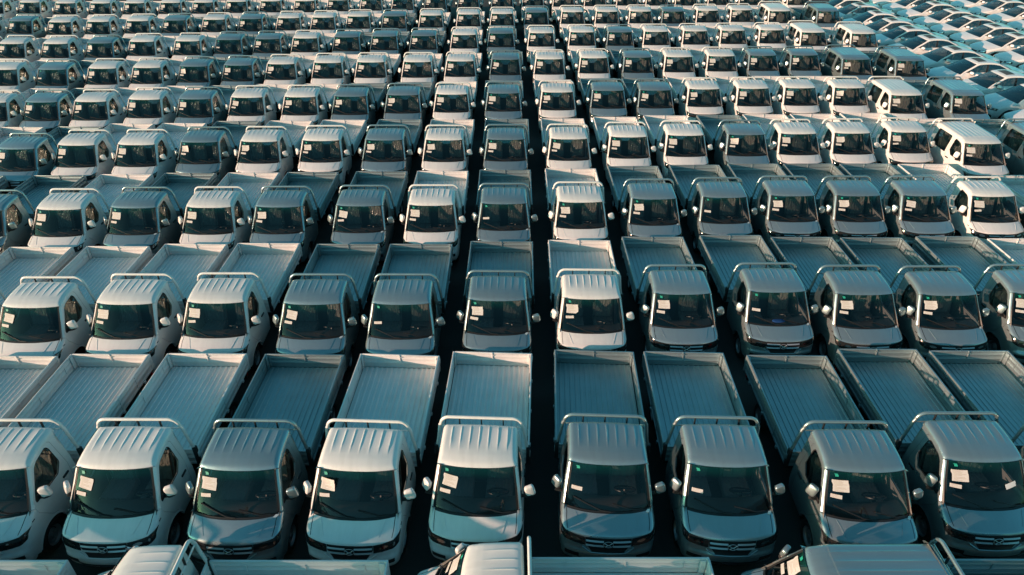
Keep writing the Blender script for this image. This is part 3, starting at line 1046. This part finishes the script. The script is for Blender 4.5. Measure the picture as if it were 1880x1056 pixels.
def place_truck(x, y, code, yaw, label, detail, face='n', sideways=False):
    proto = DOUBLE if 'd' in code else SINGLE
    L = proto['LEN']
    col = colour(code[0])
    if sideways:
        loc = (x + L / 2, y, 0); rz = R(-90)
    else:
        # x, y mark the middle of the windscreen, .77 m behind the bumper
        a = R(yaw); d = L / 2 - .77
        loc = (x + math.sin(a) * d, y + math.cos(a) * d, 0); rz = -a
    root, made = vehicle('double_cab_truck' if 'd' in code else 'pickup_truck', proto, loc, rz, col, detail, label, 'pickup truck',
                         'pickup trucks parked in rows across the yard')
    scr = made[proto['i_scr']]
    def stick(kind, nm, parent=scr):
        o = bpy.data.objects.new(nm, proto['pap'][kind]); COL.objects.link(o); o.parent = parent
    if 'e' not in code or sideways:
        if 'n' not in code[1:]:
            k = 't' if 't' in code else 'f' if 'f' in code else rng.choice('nnmnmc')
            stick(k, 'paper_sheet')
        stick('strip2' if rng.random() < .15 else 'strip', 'paper_strip')
        stick('sticker', 'green_sticker')
        if code[0] == 's' and detail:
            stick('card', 'paper_card', root)
    return root, scr

for r, row in enumerate(ROWS):
    vis = [k for k, t in enumerate(row) if 'e' not in t[2]]
    for k, (x, y, code) in enumerate(row):
        cn = {'w': 'white', 's': 'silver grey'}[code[0]]
        kind = 'double-cab truck' if 'd' in code else 'pickup'
        if 'e' in code:
            side = 'left' if x < 0 else 'right'
            lab = f'{cn} {kind} mostly cut off at the {side} edge, {ordinal(r + 1)} forward-facing row'
        else:
            nl = vis.index(k) + 1; nr = len(vis) - vis.index(k)
            pos = f'{ordinal(nl)} from the left' if nl <= nr else f'{ordinal(nr)} from the right'
            ext = ''
            if 'n' in code[1:]:
                ext = ' without paper'
            elif 'f' in code:
                ext = ' with folded paper'
            elif 't' in code:
                ext = ' with tilted paper'
            lab = f'{cn} {kind}{ext}, {pos} in the {ordinal(r + 1)} forward-facing row'
        yaw = YAW.get((r, k), rng.uniform(-.35, .35))
        root, scr = place_truck(x, y, code, yaw, lab, 1 if r < 3 else 0)
        if (r, k) == (0, 9):
            o = bpy.data.objects.new('loose_card', SINGLE['pap']['loose']); COL.objects.link(o); o.parent = scr
        if (r, k) == (1, 9):
            o = bpy.data.objects.new('blue_cloth', SINGLE['pap']['cloth']); COL.objects.link(o); o.parent = root

# trucks parked sideways along the bottom edge
place_truck(-11.95, 5.83, 'w', 0, 'white pickup parked sideways, only its cargo bed showing at the bottom left corner', 1, sideways=True)
place_truck(-6.86, 5.83, 'w', 0, 'white pickup parked sideways at the bottom edge, left of centre, cab roof and bed showing', 1, sideways=True)
place_truck(-1.75, 5.88, 'w', 0, 'white pickup parked sideways at the bottom edge near the middle, bed reaching right', 1, sideways=True)
place_truck(3.36, 5.85, 'sd', 0, 'silver grey double-cab truck parked sideways at the bottom right corner', 1, sideways=True)

# ------------------------------------------------------------------ white sedans
def build_sedan():
    LEN = 4.62
    SH = (0, -LEN / 2, 0)
    ztab = [(.22, .80), (.40, .865), (.65, .885), (.84, .875), (.92, .84), (1.0, .755), (1.2, .685), (1.42, .585), (1.48, .55)]
    def xs(y, z):
        w = lerp_tab(ztab, z)
        if y < .9:
            w -= .15 * ((.9 - y) / .9) ** 2
        if y > 3.7:
            w -= .11 * ((y - 3.7) / .92) ** 2
        return w
    ctrl = [(.16, .20, .10, 0, .14), (.04, .28, .12, 0, .20), (.0, .42, .12, 0, .22), (.02, .56, .10, 0, .22), (.06, .66, .09, 0, .22, 'nose'),
            (.14, .735, .08, .01, .21, 'hood0'), (.45, .83, .08, .03, .16), (.80, .91, .07, .035, .13), (1.02, .955, .05, .03, .12, 'scr0'),
            (1.10, .99, .05, .025, .115), (1.78, 1.345, .05, .03, .075), (1.87, 1.385, .055, .03, .07, 'scr1'),
            (2.02, 1.435, .06, .03, .04, 'roof0'), (2.35, 1.47, .065, .03, .0), (2.75, 1.47, .065, .03, 0), (3.05, 1.435, .06, .03, -.02, 'rw0'),
            (3.15, 1.405, .055, .03, -.03), (3.82, 1.115, .05, .03, -.06), (3.92, 1.075, .05, .025, -.06, 'rw1'),
            (4.15, 1.045, .06, .02, -.07), (4.48, 1.02, .07, .01, -.10), (4.57, .97, .08, 0, -.11), (4.60, .80, .10, 0, -.12), (4.62, .58, .11, 0, -.12), (4.58, .36, .10, 0, -.12), (4.50, .24, .08, 0, -.10)]
    sk = Skin(ctrl, xs, 4)
    T = sk.tag
    cols = [-2, -1.7, -1.4, -1.2, -1, -.96, -.9, -.7, -.5, -.25, 0, .25, .5, .7, .9, .96, 1, 1.2, 1.4, 1.7, 2]
    body, bonnet, scr, rws, sun_ = MB(), MB(), MB(), MB(), MB()
    for i in range(sk.n - 1):
        for k in range(len(cols) - 1):
            tm = abs(cols[k] + cols[k + 1]) / 2
            cs = ((i, cols[k]), (i + 1, cols[k]), (i + 1, cols[k + 1]), (i, cols[k + 1]))
            q = [sk._at(a, b_, 0) for a, b_ in cs]
            if T['scr0'] <= i < T['scr1'] and tm < 1:
                scr.face(*[sk._at(a, b_, -.004) for a, b_ in cs]); continue
            if T['rw0'] <= i < T['rw1'] and tm < 1:
                rws.face(*[sk._at(a, b_, -.004) for a, b_ in cs]); continue
            if T['hood0'] <= i < T['scr0'] and tm < .96:
                if tm < .9 or True:
                    bonnet.face(*[sk._at(a, b_, .002) for a, b_ in cs]); continue
            body.face(*q)
    E = [sk.edge(i) for i in range(sk.n)]
    w1, w2, wr, wz = .88, 3.58, .36, .31
    out = E + [(w2 + wr + .02, .24)] + arch(w2, wz, wr, 5, 175, 10) + [(w2 - wr - .02, .22), (w1 + wr + .02, .22)] + arch(w1, wz, wr, 5, 175, 10) + [(w1 - wr - .02, .26)]
    dlo = rounded([(1.36, 1.005), (3.42, 1.035), (3.62, 1.085), (3.20, 1.305), (2.75, 1.385), (2.30, 1.385), (2.02, 1.345)], .06, 2)
    parts = []
    def add(name, mb, m, parent=-1, lod=0, angle=40):
        parts.append((name, mb.mesh(name, m, angle, SH), parent, lod))
        return len(parts) - 1
    for sx in (-1, 1):
        side_faces(body, xs, sx, out, [dlo], .14)
    add('car_body', body, M['paint'], angle=34)
    add('bonnet', bonnet, M['paint'], angle=34)
    i_s = add('windscreen', scr, M['dark_glass'])
    fr = MB()
    for i in range(T['scr0'], T['scr1']):
        for sx in (-1, 1):
            fr.face(*[sk._at(a, sx * b_, -.001) for a, b_ in ((i, .95), (i + 1, .95), (i + 1, 1), (i, 1))])
    for k in range(len(cols) - 1):
        if abs(cols[k]) <= 1 and abs(cols[k + 1]) <= 1:
            fr.face(*[sk._at(a, b_, -.001) for a, b_ in ((T['scr0'], cols[k]), (T['scr0'] + 2, cols[k]), (T['scr0'] + 2, cols[k + 1]), (T['scr0'], cols[k + 1]))])
    add('screen_border', fr, M['rubber'], i_s)
    add('rear_window', rws, M['dark_glass'])
    # sunroof
    sr = MB()
    ua, ub = T['roof0'] + 1.2, T['roof0'] + 5.6
    patch(sr, sk, lambda a, b_: (ua + (ub - ua) * a, (b_ - .5) * 1.36), 4, 6, .005, .008)
    add('sunroof', sr, M['sunroof'])
    for sx in (-1, 1):
        w = MB()
        side_faces(w, xs, sx, inset(dlo, -.004), [], .2, -.010)
        add('side_window', w, M['dark_glass'])
        p = MB()
        pl = [(2.40, 1.02), (2.50, 1.02), (2.53, 1.385), (2.45, 1.385)]
        side_faces(p, xs, sx, pl, [], 0, -.003)
        add('door_pillar', p, M['rubber'])
        p = MB()
        pl2 = [(1.36, 1.005), (1.58, 1.01), (1.62, 1.125)]
        side_faces(p, xs, sx, pl2, [], 0, -.003)
        add('corner_panel', p, M['rubber'])
        mr = MB()
        mr.ellip((sx * .93, 1.62, 1.03), .12, .075, .075, 2.6, Matrix.Rotation(R(sx * 12), 3, 'Z'))
        i_m = add('wing_mirror', mr, M['paint'])
        ma = MB()
        ma.tube([(sx * .76, 1.60, .985), (sx * .86, 1.61, .975)], .03, 8)
        ma.ellip((sx * .93, 1.625, .975), .105, .07, .035, 2.6)
        add('mirror_base', ma, M['black'], i_m)
        hl = MB()
        patch(hl, sk, lambda a, b_: (sk.uz(.60 + .02 * a + (.085 + .03 * a) * b_), sx * (.62 + 1.15 * a)), 10, 3, .006, .015)
        i_h = add('headlight', hl, M['lamp'])
        rf = MB()
        patch(rf, sk, lambda a, b_: (sk.uz(.635 + .02 * a + .035 * b_), sx * (.80 + .5 * a)), 5, 1, .010, 0)
        add('reflector', rf, M['reflector'], i_h)
        fg = MB()
        patch(fg, sk, lambda a, b_: (sk.uz(.28 + .17 * b_ * (1 - .5 * a)), sx * (.72 + .7 * a)), 5, 2, .005, .015)
        add('fog_lamp', fg, M['black'])
        hd = MB()
        for yy in (2.22, 3.22):
            x = sx * (xs(yy, .86) + .012)
            hd.box(min(x, x - sx * .03), max(x, x - sx * .03), yy, yy + .17, .84, .87, .006)
        add('door_handle', hd, M['paint'])
    gr = MB()
    patch(gr, sk, lambda a, b_: (sk.uz(.50 + .14 * a), (b_ - .5) * 2 * (.46 + .10 * a)), 3, 8, .004, .012)
    patch(gr, sk, lambda a, b_: (sk.uz(.24 + .14 * a), (b_ - .5) * 2 * (.60 - .1 * a)), 3, 8, .004, .012)
    add('grille', gr, M['black'])
    li = MB()
    li.box(-.66, .66, 1.3, 3.6, .42, .46)
    li.box(-.70, .70, 1.12, 1.55, .80, .955, .03)
    li.box(-.66, .66, 3.25, 3.8, .80, 1.0, .03)
    add('cabin_floor', li, M['trim'])
    for x, y in ((-.36, 2.15), (.36, 2.15)):
        se = MB()
        se.box(x - .25, x + .25, y - .3, y + .2, .46, .66, .05)
        se.box(x - .24, x + .24, y + .16, y + .30, .60, 1.08, .045)
        se.ellip((x, y + .26, 1.19), .13, .05, .09, 3, None, 12, 8)
        add('seat', se, M['seat'])
    se = MB()
    se.box(-.62, .62, 3.0, 3.18, .55, 1.08, .05)
    add('rear_seat', se, M['seat'])
    for sx in (-1, 1):
        for y in (w1, w2):
            ty = MB()
            ty.lathe([(-.08, .22), (-.095, .27), (-.08, .305), (.08, .305), (.095, .27), (.08, .22)], (sx * .76, y, .306), 'x', 22)
            i_w = add('wheel', ty, M['rubber'])
            rm = MB()
            rm.lathe([(.07 * sx, .225), (.05 * sx, .20), (.03 * sx, .12), (.06 * sx, .05), (.06 * sx, 0)], (sx * .76, y, .306), 'x', 18)
            add('rim', rm, M['rim'], i_w)
    ub_ = MB()
    ub_.box(-.68, .68, .25, 4.4, .17, .22)
    for sx in (-1, 1):
        for y in (w1, w2):
            ar = arch(y, wz, wr - .01, 0, 180, 8)
            for p_, q_ in zip(ar, ar[1:]):
                ub_.face((sx * .83, *p_), (sx * .83, *q_), (sx * .5, *q_), (sx * .5, *p_))
            ub_.face(*[(sx * .5, *p_) for p_ in ar])
    add('underbody', ub_, M['black'])
    return dict(parts=parts, LEN=LEN)

SEDAN = build_sedan()
# far rear corner of the windscreen base measured for each car: column x of the screen base, then y of the car's axis
SED = [(22.33, [28.45, 30.74, 32.97, 35.25, 37.59, 40.16, 42.48, 44.66, 46.89, 49.40, 51.65]),
       (27.70, [36.15, 38.39, 40.72, 43.02, 45.33, 47.45, 49.93, 52.06, 54.3]),
       (33.25, [46.30, 48.54, 50.93, 53.25, 55.5])]
for ci, (sx_, ys_) in enumerate(SED):
    for k, y in enumerate(ys_):
        g = rng.uniform(.72, .77)
        lab = f'white sedan facing left, {ordinal(k + 1)} from the camera ' + ('in the column beside the trucks' if ci == 0 else 'in the middle sedan column' if ci == 1 else 'in the outermost sedan column at right')
        vehicle('sedan', SEDAN, (sx_ - 1.02 + SEDAN['LEN'] / 2 + rng.uniform(-.05, .05), y, 0), R(-90 + rng.uniform(-.6, .6)), (g, g, g * .98, 0.0), 0, lab, 'sedan', 'white sedans parked side by side at the right')
